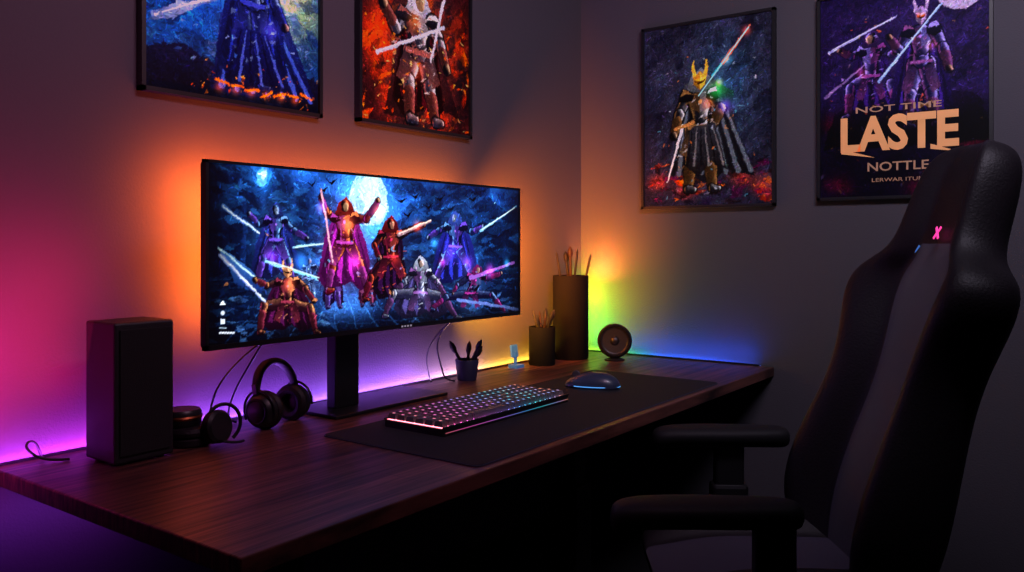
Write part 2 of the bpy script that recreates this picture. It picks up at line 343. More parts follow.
# ------------------------------------------------------------ monitor artwork
def q2t(px): q=(px-204)/313.; return q/(1.524-.524*q)
def mtf(px,py):
    q=(px-204)/313.; top=163+27*q; bot=348-38*q
    return q2t(px)*640,(py-top)/(bot-top)*228
mc=Cv(640,228,mtf,lambda x:228/(185-65*(x-204)/313.))
n1=fbm(228,640,8,4,3,5);V=mc.yy/228;U=mc.xx/640
mc.a=np.stack([.02+.06*n1,.05+.16*n1,.14+.36*n1],-1)*(1.05-.3*V)[...,None]+(np.clip(n1-.5,0,1)*1.8)[...,None]*np.array([.15,.45,.85])
Bd=[(206,330,215,200),(222,300,235,185),(240,300,262,200),(262,300,285,178),(290,300,305,190),(400,300,418,205),(425,300,440,195),(445,300,470,212),(475,300,500,200),(498,300,517,208)]
for i,(x0,y0,x1,y1) in enumerate(Bd):
    mc.poly([(x0,y0),(x0,y1+6),((x0+x1)/2,y1-4),(x1,y1+8),(x1,y0)],(.03,.08,.2),.7,(.01,.04,.12))
mc.glow(365,205,52,(.14,.4,.85),1,42)
mc.shards(110,206,165,335,250,17,[(.03,.08,.2),(.08,.25,.5),(.02,.04,.12),(.15,.4,.75)],11,.7,ang=.3)
mc.shards(110,395,185,517,255,14,[(.03,.08,.2),(.08,.25,.5),(.02,.04,.12),(.12,.32,.65)],12,.7,ang=-.3)
mc.disc(366,200,26,(.58,.8,1));mc.disc(371,197,19,(.82,.94,1),.6);mc.glow(366,200,34,(.1,.25,.5),.6)
mc.disc(356,206,6,(.4,.65,.95),.6);mc.disc(380,190,5,(.5,.72,.95),.6);mc.disc(370,212,7,(.55,.75,.98),.6)
mc.glow(256,177,13,(.1,.4,.8),.9);mc.disc(256,177,7.5,(.35,.75,1));mc.disc(258,175,4,(.75,.95,1))
mc.poly([(204,305),(240,283),(290,268),(360,258),(430,262),(517,268),(517,322),(204,350)],(.04,.1,.24),.9,(.015,.04,.1))
for i in range(15):
    t=i/14; mc.line(335+30*(t-.5),262,215+330*t,348-32*t,.3,(.16,.36,.66),.7,.8)
for i in range(7):
    yy=270+i*i*1.3; mc.line(204,yy+10,517,yy-2-3*i*.2,.4,(.13,.3,.56),.55)
mc.glow(345,303,34,(.14,.34,.62),.9,15)
mc.shards(90,206,285,330,345,10,[(.02,.04,.1),(.12,.28,.54),(.05,.14,.28),(.3,.5,.8)],13,.8,ang=.2)
mc.shards(80,390,270,517,322,9,[(.02,.04,.1),(.12,.28,.54),(.05,.14,.28),(.25,.42,.75)],14,.8,ang=-.2)
mc.warp(7,60,14);mc.paint(5000,2,6,61,.3)
for bx,by in((398,200),(412,196),(425,206),(437,198),(405,214),(448,208),(320,190),(328,182),(470,198),(308,184)):
    mc.poly([(bx-6,by-3),(bx,by),(bx+6,by-4),(bx+1,by+3)],(.01,.02,.06))
mc.poly([(213,246),(264,281),(258,294),(232,286)],(.3,.6,1),.85,(.05,.12,.35));mc.line(214,248,264,287,1,(.75,.92,1))
mc.line(219,206,264,241,2.4,(.3,.45,.75),1,.8);mc.line(219,206,264,241,.8,(.85,.93,1))
fig(mc,306,300,42,(.05,.08,.24),(.45,.65,1),skin=(.7,.6,.7),seed=10,aR=((.2,.7),(.32,.8)))
fig(mc,330,306,50,(.07,.05,.2),(.6,.55,.95),skin=(.85,.6,.6),acc=(.4,.3,.8),seed=9,cape=(.12,.06,.3))
fig(mc,364,304,44,(.06,.05,.18),(.5,.6,1),skin=(.7,.6,.7),seed=12,cape=(.3,.06,.3),acc=(.7,.3,.5))
fig(mc,272,280,76,(.05,.07,.22),(.45,.68,1),aL=((-.24,.74),(-.36,.86)),aR=((.24,.66),(.42,.54)),hood=(.14,.2,.5),cape=(.12,.17,.5),capew=.3,skin=(.6,.7,.9),acc=(.45,.3,.9),seed=3,lL=((-.17,.28),(-.24,0)),lR=((.16,.26),(.22,0)),B=1.15)
mc.line(290,248,322,243,.9,(.6,.9,1));mc.line(262,262,318,279,1.3,(.5,.85,1))
mc.glow(345,245,26,(.4,.12,.4),.6,34)
fig(mc,342,290,92,(.26,.03,.1),(1,.5,.28),aL=((-.2,.84),(-.26,1.0)),aR=((.24,.78),(.36,.98)),hood=(.6,.12,.12),cape=(.5,.1,.5),capew=.28,skin=(1,.75,.55),acc=(.75,.25,.7),seed=4,lL=((-.14,.28),(-.18,0)),lR=((.16,.3),(.24,.04)),chips=30,B=1.15,aura=.15)
mc.line(318,190,330,262,1.1,(1,.7,.8))
fig(mc,388,300,84,(.09,.025,.07),(.95,.35,.25),aL=((-.2,.66),(-.14,.5)),aR=((.24,.84),(.4,.9)),hood=(.45,.07,.1),cape=(.12,.04,.16),capew=.2,skin=(.95,.6,.5),acc=(.6,.12,.25),seed=5,lL=((-.24,.26),(-.32,.02)),lR=((.16,.25),(.32,0)),chips=24,B=1.15,aura=.08)
mc.line(396,234,428,221,2.4,(.6,.45,.5),1,1);mc.line(396,233,428,220,.8,(1,.85,.8))
fig(mc,453,284,74,(.05,.08,.26),(.4,.65,1),aL=((-.22,.74),(-.36,.64)),aR=((.22,.72),(.38,.78)),cape=(.12,.14,.55),capew=.3,skin=(.6,.7,.95),acc=(.45,.3,.95),seed=6,side=-1,hair=(.2,.3,.7),lL=((-.18,.26),(-.3,0)),lR=((.16,.26),(.26,0)),B=1.15)
mc.line(478,230,514,206,1.4,(.5,.8,1),1,.4)
fig(mc,284,332,78,(.13,.05,.09),(.95,.6,.4),aL=((-.26,.6),(-.42,.66)),aR=((.24,.56),(.34,.4)),skin=(.95,.65,.4),acc=(.6,.2,.3),helm=(.75,.5,.35),cape=(.22,.06,.2),capew=.34,seed=8,hips=.36,lL=((-.3,.34),(-.36,0)),lR=((.3,.3),(.36,0)),chips=30,B=1.15,aura=.08)
mc.line(216,256,262,302,2.4,(.55,.62,.9),1,1.2);mc.line(216,256,262,301,.8,(.9,.95,1))
fig(mc,418,318,74,(.12,.12,.22),(.85,.88,1),aL=((-.22,.5),(-.38,.34)),aR=((.22,.5),(.36,.3)),skin=(.95,.8,.75),hood=(.75,.78,.92),cape=(.22,.2,.4),capew=.34,seed=13,hips=.34,lL=((-.36,.34),(-.5,.04)),lR=((.3,.32),(.5,.02)),chips=24,acc=(.5,.3,.6),B=1.15,aura=.1)
fig(mc,468,314,60,(.05,.05,.16),(.5,.65,1),aL=((-.22,.5),(-.3,.36)),aR=((.3,.62),(.52,.7)),skin=(.9,.7,.65),hips=.36,lL=((-.4,.3),(-.66,.1)),lR=((.36,.34),(.6,.05)),seed=14,lean=.1,chips=20,acc=(.7,.2,.6),hair=(.4,.1,.35),B=1.15)
mc.line(468,277,512,261,2.2,(.6,.35,.8),1,1.2);mc.line(455,298,516,307,1.4,(.4,.5,.85))
mc.shards(50,215,200,510,310,3,[(.5,.75,1),(.8,.6,.95),(1,.6,.35),(.3,.6,1)],15,.8)
mc.warp(2.4,70,40);mc.paint(8000,1,3.0,71,.32,.75)
for g in((298,262,8,(.15,.5,1)),(270,258,7,(.5,.1,.8)),(376,212,6,(1,.55,.3)),(318,208,5,(.6,.4,1)),(352,262,8,(.8,.15,.7)),(345,225,8,(1,.45,.2)),(415,226,5,(1,.4,.3)),(450,250,9,(.3,.2,1)),(432,243,5,(.2,.6,1)),(466,262,6,(.5,.2,1)),(286,285,6,(1,.4,.2)),(488,270,6,(.9,.2,.8)),(505,262,4,(.2,.7,1)),(440,262,4,(.8,.1,.6)),(420,292,6,(.4,.4,.6)),(392,258,6,(.7,.15,.1))): mc.glow(*g,.75)
mc.line(270,263,316,278,.5,(.85,.97,1));mc.line(480,229,513,207,.5,(.9,.97,1));mc.line(292,248,320,244,.4,(.9,1,1))
mc.a*= (1-.75*np.clip((.08-U)/.08,0,1))[...,None]*(1-.5*np.clip((U-.93)/.07,0,1))[...,None]*(1-.45*np.clip((V-.88)/.12,0,1))[...,None]
mc.poly([(219,301),(222,306),(216,306)],(.9,.95,1))
mc.disc(219,314,2.2,(.85,.9,1));mc.poly([(216.5,320),(221.5,320),(221.5,325),(216.5,325)],(.85,.9,1));
for i in range(6):mc.line(216+2.6*i,334,217.3+2.6*i,333.6,.9,(.9,.93,1))
for i in range(4):mc.line(216+1.8*i,329,217+1.8*i,329,.5,(.7,.8,.9))
# ------------------------------------------------------------ monitor
MX,MY0,MY1,MZ0,MZ1=.262,-2.067,-.838,.979,1.417
mon=empty('ultrawide_monitor',(.15,-1.45,DZ))
def ch(o,p=mon): 
    o.parent=p; o.matrix_parent_inverse=Matrix.Translation(-Vector(p.location)) ; return o
ch(box('monitor_back_shell',(MX-.028,MY0+.004,MZ0+.004),(MX-.008,MY1-.004,MZ1-.004),M_black,None,bev=.006))
ch(box('bezel_top',(MX-.012,MY0,MZ1-.007),(MX+.003,MY1,MZ1),M_black))
ch(box('bezel_bottom',(MX-.012,MY0,MZ0),(MX+.003,MY1,MZ0+.012),M_black))
ch(box('bezel_side_a',(MX-.012,MY0,MZ0),(MX+.003,MY0+.008,MZ1),M_black))
ch(box('bezel_side_b',(MX-.012,MY1-.008,MZ0),(MX+.003,MY1,MZ1),M_black))
M_screen=mat_attr('screen_emission',em=1.4,base=False,rough=.25)
ch(gridmesh('screen_panel',mc,(MX,MY0+.0075,MZ1-.0065),(0,1,0),(0,0,-1),1.214,MZ1-MZ0-.018,M_screen,None))
M_lg=mat('logo_grey',(.5,.5,.55),.4,em=(.5,.5,.6),es=.25)
for k in range(4): ch(box('bezel_mark_%d'%k,(MX+.003,-1.43+.012*k,MZ0+.0035),(MX+.0036,-1.423+.012*k,MZ0+.0085),M_lg,None))
ch(box('rear_hub',(MX-.1,-1.62,1.09),(MX-.026,-1.44,1.27),M_black,None,bev=.012))
ch(box('stand_column',(.125,-1.59,DZ+.008),(.165,-1.50,1.24),M_metal,None,bev=.005))
ch(box('stand_base',(.045,-1.66,DZ),(.245,-1.20,DZ+.01),M_metal,None,bev=.003))
# ------------------------------------------------------------ posters
def poster(cv,org,ud,w,h,nrm):
    p=empty('framed_poster',org)
    U=Vector(ud);N=Vector(nrm);Z=Vector((0,0,1))
    def bar(name,u0,u1,v0,v1,d0,d1,m):
        a=U*u0-Z*v0+N*d0;b=U*u1-Z*v1+N*d1
        box(name,[min(a[i],b[i]) for i in range(3)],[max(a[i],b[i]) for i in range(3)],m,p)
    t=.011;D=.026
    bar('backing',0.002,w-.002,0.002,h-.002,0.001,.012,M_matte)
    bar('frame_top',0,w,0,t,.001,D,M_black);bar('frame_bottom',0,w,h-t,h,.001,D,M_black)
    bar('frame_side_a',0,t,0,h,.001,D,M_black);bar('frame_side_b',w-t,w,0,h,.001,D,M_black)
    o=U*(t*.8)-Z*(t*.8)+N*.0165
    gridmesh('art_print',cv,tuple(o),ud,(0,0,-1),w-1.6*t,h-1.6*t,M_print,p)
    return p
M_print=mat_attr('art_print_glow_ink',em=.20,base=True,rough=.6,spec=.12)  # prints emit a little light of their own to look brighter
PW,PH=290,382
def pcv(x0,y0,x1,y1,W=PW,H=PH):
    k=W/(x1-x0); ky=H/(y1-y0)
    return Cv(W,H,lambda x,y:((x-x0)*k,(y-y0)*ky),lambda x:k)
def fin(p,seed,w=2.4,n=12000,j=.3):
    p.warp(w,seed,30);p.paint(n,1.2,3.8,seed+1,j,.8);p.sat(1.25,1.1)
# poster A (blue sorceress)
pa=pcv(140,-120,317,108)
n=fbm(PH,PW,5,6,21,5)
pa.a=np.stack([.05+.10*n,.11+.22*n,.22+.38*n],-1)
pa.glow(288,8,30,(.7,.75,.15),.9,36);pa.disc(284,2,17,(.9,.9,.45),.7);pa.glow(180,30,40,(.05,.2,.4),.9);pa.glow(240,20,50,(.05,.14,.34),.8)
pa.shards(130,140,-20,317,108,22,[(.04,.08,.2),(.2,.34,.56),(.07,.15,.34),(.35,.5,.72)],22,.6,ang=.4)
pa.poly([(140,108),(140,76),(175,66),(215,84),(265,72),(317,78),(317,108)],(.08,.08,.18),.95,(.03,.03,.06))
pa.warp(6,23,10);pa.paint(4500,3,8,26,.3)
pa.poly([(200,100),(208,40),(224,0),(258,0),(284,40),(312,94),(270,90),(240,102)],(.10,.14,.42),.95,(.05,.06,.2))
for i in range(14):
    t=i/13; pa.line(230+20*t,10,202+104*t,96,.8,((.28,.4,.85) if i%2 else (.03,.05,.16)),.85,2.4)
fig(pa,242,90,132,(.09,.12,.3),(.55,.7,1),aL=((-.2,.62),(-.34,.52)),aR=((.17,.58),(.26,.42)),skin=(1,.8,.75),hair=(.15,.35,.75),cape=(.13,.18,.5),capew=.26,seed=23,chips=30,acc=(.25,.3,.75),lL=((-.04,.26),(-.05,0)),lR=((.05,.26),(.07,0)),B=1.0)
pa.poly([(226,44),(258,44),(278,94),(250,88),(238,96),(212,90)],(.09,.11,.34),.9,(.04,.05,.14))
for i in range(6):
    t=i/5; pa.line(230+24*t,46,216+58*t,88,.7,((.35,.45,.9) if i%2 else (.03,.04,.14)),.8,1.6)
pa.line(150,50,226,14,3.4,(.4,.5,.75),1,2);pa.line(150,50,236,8,1.2,(.92,.96,1));pa.poly([(144,56),(170,34),(186,36),(165,50)],(.7,.78,.95),1,(.3,.4,.6))
for i in range(7):
    x=205+i*15; pa.line(x,100-abs(i-3)*3,x+12,94+((i*7)%7),1.1,(1,.5,.1))
pa.shards(50,180,75,315,106,2.6,[(1,.55,.15),(1,.75,.3),(.9,.35,.1)],24,.9)
pa.shards(70,150,0,310,80,4,[(.6,.75,1),(.3,.5,.9)],25,.7)
fin(pa,27)
for i in range(6): pa.glow(208+i*16,98,4,(.8,.3,.03),.7)
pa.glow(262,40,8,(.3,.25,.9),.6);pa.line(156,47,232,10,.6,(.95,.98,1))
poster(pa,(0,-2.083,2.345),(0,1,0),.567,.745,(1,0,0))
# poster B (silver knight in flames)
pb=pcv(357,-84,467,132)
n=fbm(PH,PW,5,7,31,5)
pb.a=np.stack([.07+.16*n,.03+.05*n,.04+.05*n],-1)
r=np.random.default_rng(40)
for s in range(11): pb.glow(r.uniform(362,462),r.uniform(20,125),9,(.85,.2,.03),.6,15)
pb.shards(200,357,-10,467,132,12,[(.8,.18,.04),(1,.4,.08),(.1,.03,.03),(.04,.03,.04),(.03,.02,.02),(.06,.04,.06)],32,.7,ang=-1.2)
pb.warp(9,36,9);pb.paint(5500,3,8,37,.35)
pb.poly([(378,122),(392,45),(432,45),(456,116),(425,102),(410,124)],(.14,.03,.05),.9,(.04,.01,.02))
fig(pb,412,122,132,(.16,.15,.19),(1,.95,.92),aL=((-.17,.66),(-.26,.82)),aR=((.17,.62),(.22,.44)),skin=(1,.8,.6),hair=(.85,.85,.9),seed=33,chips=50,acc=(.6,.35,.32),lL=((-.08,.28),(-.07,0)),lR=((.08,.26),(.13,0)),cape=(.18,.05,.07),capew=.18,aura=.12,B=1.0)
pb.line(372,64,438,20,1.3,(.8,.82,.88));pb.line(438,-8,424,60,1.4,(.9,.88,.9),1,1)
pb.shards(80,360,30,465,130,3,[(1,.6,.2),(1,.85,.5),(1,.35,.05)],34,.9)
fin(pb,38)
pb.glow(408,22,6,(1,.5,.1),.6);pb.glow(412,72,7,(1,.3,.1),.5);pb.line(376,61,436,22,.5,(1,.98,.95))
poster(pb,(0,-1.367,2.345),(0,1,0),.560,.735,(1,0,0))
# poster C (horned warrior)
pc=pcv(647,20,775,208)
n=fbm(PH,PW,5,7,41,5)
pc.a=np.stack([.06+.14*n,.06+.14*n,.09+.18*n],-1)
pc.glow(728,90,26,(.08,.2,.28),.9,40)
pc.shards(120,647,20,775,150,15,[(.03,.03,.06),(.13,.15,.22),(.22,.24,.33),(.06,.06,.1)],42,.55,ang=-.9)
for x,y in((662,182),(690,192),(745,180),(765,190)):pc.glow(x,y,10,(.7,.14,.04),.6,7)
pc.shards(120,648,162,775,207,8,[(.7,.18,.05),(.12,.05,.05),(.05,.03,.05),(1,.45,.12),(.3,.03,.2),(.12,.03,.16),(.04,.03,.06)],43,.8,ang=.1)
pc.warp(9,46,9);pc.paint(5000,3,8,47,.3)
pc.line(696,104,753,31,2.2,(.2,.7,.8),1,.6);pc.line(728,64,753,31,1.8,(1,.4,.3),1,.6)
pc.poly([(676,168),(684,110),(690,82),(714,74),(734,96),(742,138),(758,180),(730,172),(716,186),(694,176)],(.2,.22,.25),1,(.05,.05,.07))
for i in range(14):
    t=i/13; pc.line(692+30*t,88,678+76*t,174,.6,((.38,.42,.46) if i%2 else (.03,.035,.05)),.8,2.2)
fig(pc,705,190,122,(.07,.075,.09),(.85,.87,.88),aL=((-.17,.64),(-.22,.46)),aR=((.17,.66),(.1,.52)),skin=(.7,.6,.5),hood=(.5,.53,.56),helm=(.85,.6,.25),seed=44,chips=60,acc=(.5,.38,.24),B=1.12,aura=.05,eyes=(.6,.4,.1),lL=((-.07,.26),(-.1,0)),lR=((.08,.26),(.10,0)))
pc.poly([(696,126),(720,124),(732,172),(716,162),(704,178),(690,166)],(.16,.17,.2),.9,(.05,.05,.06))
for i in range(6):
    t=i/5; pc.line(698+20*t,128,692+36*t,166,.4,((.5,.5,.5) if i%2 else (.03,.03,.04)),.8,1.2)
pc.line(688,124,672,182,1.6,(.85,.87,.9),1,.6);pc.line(680,127,698,122,1.6,(.7,.5,.3))
pc.poly([(720,82),(738,94),(736,112),(724,102)],(.15,.35,.22),.9,(.1,.15,.2))
pc.shards(60,660,50,760,200,2.6,[(1,.6,.3),(.8,.85,.9),(.4,.7,.8)],45,.8)
fin(pc,48,2.0)
for g in((721,92,7,(.1,.8,.25)),(713,104,5,(.9,.25,.1)),(730,108,6,(.4,.2,.9)),(724,84,3,(.8,.9,.3)),(732,62,4,(.2,.6,.6)),(750,36,4,(1,.3,.2))): pc.glow(*g,.8)
pc.line(704,95,752,33,.6,(.7,1,1));pc.line(686,130,673,180,.5,(1,1,1))
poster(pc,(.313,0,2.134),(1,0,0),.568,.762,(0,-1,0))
# poster D (duo, moon, lettering)
pd=pcv(822,2,991,198)
n=fbm(PH,PW,5,7,51,5)
pd.a=np.stack([.06+.11*n,.04+.08*n,.11+.18*n],-1)
pd.shards(110,822,2,991,120,14,[(.04,.03,.09),(.14,.11,.26),(.22,.16,.36),(.07,.05,.15)],52,.55,ang=-.6)
for x,y in((838,125),(842,185),(975,150),(985,185),(925,190)):pd.glow(x,y,13,(.5,.05,.12),.8,10)
pd.poly([(826,150),(836,112),(880,102),(930,96),(980,108),(990,150)],(.08,.04,.12),.9,(.02,.02,.05))
pd.warp(9,56,9);pd.paint(5000,3,8,57,.3)
pd.disc(964,8,25,(.70,.62,.76));pd.disc(956,4,7,(.52,.42,.58),.7);pd.disc(974,16,6,(.56,.48,.6),.7);pd.disc(966,-2,7,(.85,.78,.85),.7);pd.disc(950,16,5,(.55,.45,.6),.6)
fig(pd,876,122,92,(.09,.07,.18),(.65,.56,.92),aL=((-.22,.66),(-.36,.74)),aR=((.22,.64),(.34,.7)),skin=(.8,.6,.55),hood=(.24,.15,.36),cape=(.14,.08,.26),capew=.28,seed=54,chips=30,hips=.42,lL=((-.24,.34),(-.26,.04)),lR=((.22,.34),(.32,.06)),acc=(.5,.25,.5),side=-1,B=1.12,aura=.08)
fig(pd,926,132,112,(.09,.08,.18),(.66,.6,.94),aL=((-.19,.64),(-.28,.76)),aR=((.19,.62),(.24,.44)),skin=(.8,.6,.5),helm=(.55,.46,.62),cape=(.17,.11,.34),capew=.26,seed=53,chips=40,acc=(.5,.3,.5),B=1.2,aura=.08,eyes=(1,.4,.2))
pd.line(832,54,902,28,1.5,(.65,.62,.85),1,.8);pd.line(884,88,946,22,1.5,(.6,.7,.95),1,.8);pd.line(828,98,870,70,1.5,(.5,.4,.6),1,.8)
pd.shards(80,824,20,990,195,2.6,[(.9,.4,.3),(.7,.6,.9),(.9,.7,.4)],55,.7)
fin(pd,58,2.0)
pd.glow(866,78,5,(.7,.2,.3),.6);pd.glow(936,60,5,(.8,.4,.2),.5);pd.line(836,52,900,29,.5,(.9,.88,1));pd.line(888,84,944,24,.5,(.85,.92,1))
vv=np.clip((pd.yy/PH-.54)/.10,0,1)[...,None]; pd.a*=1-.6*vv
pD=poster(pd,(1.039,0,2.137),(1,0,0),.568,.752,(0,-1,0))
M_ink=mat('peach_glow_ink',(.95,.43,.16),.6,em=(1,.43,.15),es=.16)  # lettering ink has a faint glow put into it
M_ink2=mat('tan_glow_ink',(.55,.3,.17),.6,em=(.8,.4,.2),es=.06)  # same built-in glow, weaker
def text(body,cx,z,width,height,m,off=0):
    cu=bpy.data.curves.new('t','FONT');cu.body=body;cu.align_x='CENTER';cu.size=1;cu.offset=off;cu.extrude=.0;cu.resolution_u=3
    o=bpy.data.objects.new('t',cu);col.objects.link(o)
    dg=bpy.context.evaluated_depsgraph_get(); me=bpy.data.meshes.new_from_object(o.evaluated_get(dg));bpy.data.objects.remove(o);me.materials.clear()
    xs=[v.co.x for v in me.vertices];ys=[v.co.y for v in me.vertices]
    sx=width/(max(xs)-min(xs));sy=height/(max(ys)-min(ys));mx=(max(xs)+min(xs))/2
    for v in me.vertices: v.co=Vector(((v.co.x-mx)*sx,0,(v.co.y-min(ys))*sy))
    o=link('lettering_'+body.lower().replace(' ','_'),me,m,pD); o.location=(cx,-.0175,z); return o
text('NOT TIME',.275,-.440,.28,.022,M_ink2,.01)
text('LASTE',.275,-.580,.385,.128,M_ink,.035)
text('NOTTLE',.275,-.652,.20,.032,M_ink2,.012)
text('LERWAR ITUM',.275,-.69,.17,.013,M_ink2,0)
for i,(xa,za,xb,zb) in enumerate(((.085,-.578,.20,-.603),(.38,-.578,.465,-.597))):
    me=bpy.data.meshes.new('letter_slash');me.from_pydata([(xa,-.0178,za+.012),(xa,-.0178,za-.006),(xb,-.0178,zb)],[],[(0,1,2)]);link('letter_slash_%d'%i,me,M_ink,pD)
# ------------------------------------------------------------ desk mat
def rounded_slab(name,x0,y0,x1,y1,z0,z1,r,m,parent=None):
    bm=bmesh.new();vs=[]
    for cx,cy,a0 in((x1-r,y1-r,0),(x0+r,y1-r,90),(x0+r,y0+r,180),(x1-r,y0+r,270)):
        for k in range(7):
            a=math.radians(a0+15*k);vs.append(bm.verts.new((cx+r*math.cos(a),cy+r*math.sin(a),z0)))
    f=bm.faces.new(vs);g=bmesh.ops.extrude_face_region(bm,geom=[f])
    for e in g['geom']:
        if isinstance(e,bmesh.types.BMVert): e.co.z=z1
    bmesh.ops.recalc_face_normals(bm,faces=bm.faces)
    me=bpy.data.meshes.new(name);bm.to_mesh(me);bm.free();return link(name,me,m,parent)
dm=rounded_slab('desk_mat',.355,-1.805,.845,-.49,DZ+.0002,DZ+.004,.02,M_mat)
rounded_slab('stitched_edge',.3525,-1.8075,.8475,-.4875,DZ+.0002,DZ+.0032,.022,mat('stitch_thread',(.05,.06,.11),.6),dm)
# ------------------------------------------------------------ keyboard
KZ=DZ+.004
kb=empty('mechanical_keyboard',(.515,-1.365,KZ))
KL,KD=.285,.102
rounded_slab('keyboard_case',-KD,-KL,KD,KL,0,.018,.008,M_black,kb)
box('keyboard_rim_back',(-KD,-KL,.018),(-KD+.006,KL,.023),M_black,kb,bev=.002)
box('keyboard_rim_front',(KD-.006,-KL,.018),(KD,KL,.023),M_black,kb,bev=.002)
def hue(t):
    st=[(0,(1,.2,.25)),(.12,(1,.12,.5)),(.3,(.8,.15,.8)),(.45,(.4,.2,1)),(.6,(.1,.4,1)),(.75,(.05,.8,.8)),(.88,(.35,.4,1)),(1,(1,.3,.15))]
    for j in range(len(st)-1):
        if t<=st[j+1][0]:
            k=(t-st[j][0])/(st[j+1][0]-st[j][0]);return [st[j][1][q]*(1-k)+st[j+1][1][q]*k for q in range(3)]
    return st[-1][1]
def stripe(name,x0,x1,z0,z1,n,strength,parent,y0=-KL+.006,y1=KL-.006):
    vs=[];fs=[]
    for i in range(n+1):
        y=y0+(y1-y0)*i/n;vs+=[(x0,y,z0),(x1,y,z1)]
        if i<n:fs.append((2*i,2*i+1,2*i+3,2*i+2))
    me=bpy.data.meshes.new(name);me.from_pydata(vs,[],fs);at=me.color_attributes.new('Col','FLOAT_COLOR','POINT')
    for i in range(n+1):
        for j in(0,1):at.data[2*i+j].color=(*hue(i/n),1)
    return link(name,me,mat_attr(name+'_emit',em=strength,base=False),parent)
stripe('key_backlight',-KD+.006,KD-.006,.0185,.0185,30,5,kb)
stripe('front_light_bar',KD+.0006,KD+.0006,.007,.009,30,.4,kb)
bm=bmesh.new();lv=[];lf=[];lc=[]
rows=6;cols=22;px=(2*KD-.014)/rows;py=(2*KL-.014)/cols
for r in range(rows):
    c=0
    while c<cols:
        wd=1
        if r==5 and c==5: wd=6
        elif c in(0,14) and r in(2,3,4): wd=2
        x0=-KD+.007+r*px;y0=-KL+.007+c*py;x1=x0+px-.0045;y1=y0+py*wd-.0045
        t=.003;zt=.032+.002*(abs(r-2.5)/2.5)
        b=[bm.verts.new(v) for v in((x0,y0,.0205),(x1,y0,.0205),(x1,y1,.0205),(x0,y1,.0205))]
        u=[bm.verts.new(v) for v in((x0+t,y0+t,zt),(x1-t,y0+t,zt),(x1-t,y1-t,zt),(x0+t,y1-t,zt))]
        bm.faces.new(u)
        for k in range(4):bm.faces.new((b[k],b[(k+1)%4],u[(k+1)%4],u[k]))
        mx=(x0+x1)/2-.001;my=(y0+y1)/2;s=.0038;n0=len(lv)
        if wd<6:
            hu=hue(min(1,max(0,(c+.5)/cols+.07*math.sin(r*2.3+c*.9))))
            lv+=[(mx-s,my-s*.8,zt+.0003),(mx+s,my-s*.8,zt+.0003),(mx+s,my+s*.8,zt+.0003),(mx-s,my+s*.8,zt+.0003)];lf.append((n0,n0+1,n0+2,n0+3));lc+=[hu]*4
        c+=wd
bmesh.ops.recalc_face_normals(bm,faces=bm.faces)
me=bpy.data.meshes.new('keycaps');bm.to_mesh(me);bm.free();link('keycaps',me,mat('keycap_plastic',(.09,.085,.09),.5),kb)
me=bpy.data.meshes.new('key_legends');me.from_pydata(lv,[],lf);at=me.color_attributes.new('Col','FLOAT_COLOR','POINT')
for i,c in enumerate(lc):at.data[i].color=(c[0]*.92+.08,c[1]*.92+.08,c[2]*.92+.08,1)
link('key_legends',me,mat_attr('legend_emit',em=1.2,base=False),kb)
# ------------------------------------------------------------ mouse
ms=empty('computer_mouse',(.55,-.83,KZ),(0,0,math.radians(18)));ms.scale=(1.22,1.22,1.22)
bm=bmesh.new();bmesh.ops.create_uvsphere(bm,u_segments=40,v_segments=24,radius=1)
for v in bm.verts:
    x,y,z=v.co
    w=.040*(1-.12*math.cos(x*2.2+.3)); zz=max(z,-.15)
    v.co=Vector((x*.075,y*w,(zz+.15)*.036*(1+.18*min(x,.6))))
me=bpy.data.meshes.new('mouse_body');bm.to_mesh(me);bm.free();link('mouse_body',me,mat('mouse_plastic',(.03,.045,.09),.38,coat=.3),ms,True)
lathe('scroll_wheel',[(0,-.004),(.009,-.004),(.011,-.002),(.011,.002),(.009,.004),(0,.004)],M_grey,ms,24,(-.045,0,.033),(math.pi/2,0,0))
tube('button_split',[(-.072,0,.012),(-.06,0,.0315),(-.03,0,.0388),(.0,0,.0418)],.0008,M_cable,ms)
tube('mouse_light_ring',[(.075*math.cos(a),.0385*math.sin(a),.0062) for a in np.linspace(-2.2,.4,30)],.0010,mat('mouse_led',(.05,.3,.8),.4,em=(.1,.4,1),es=1.0),ms)
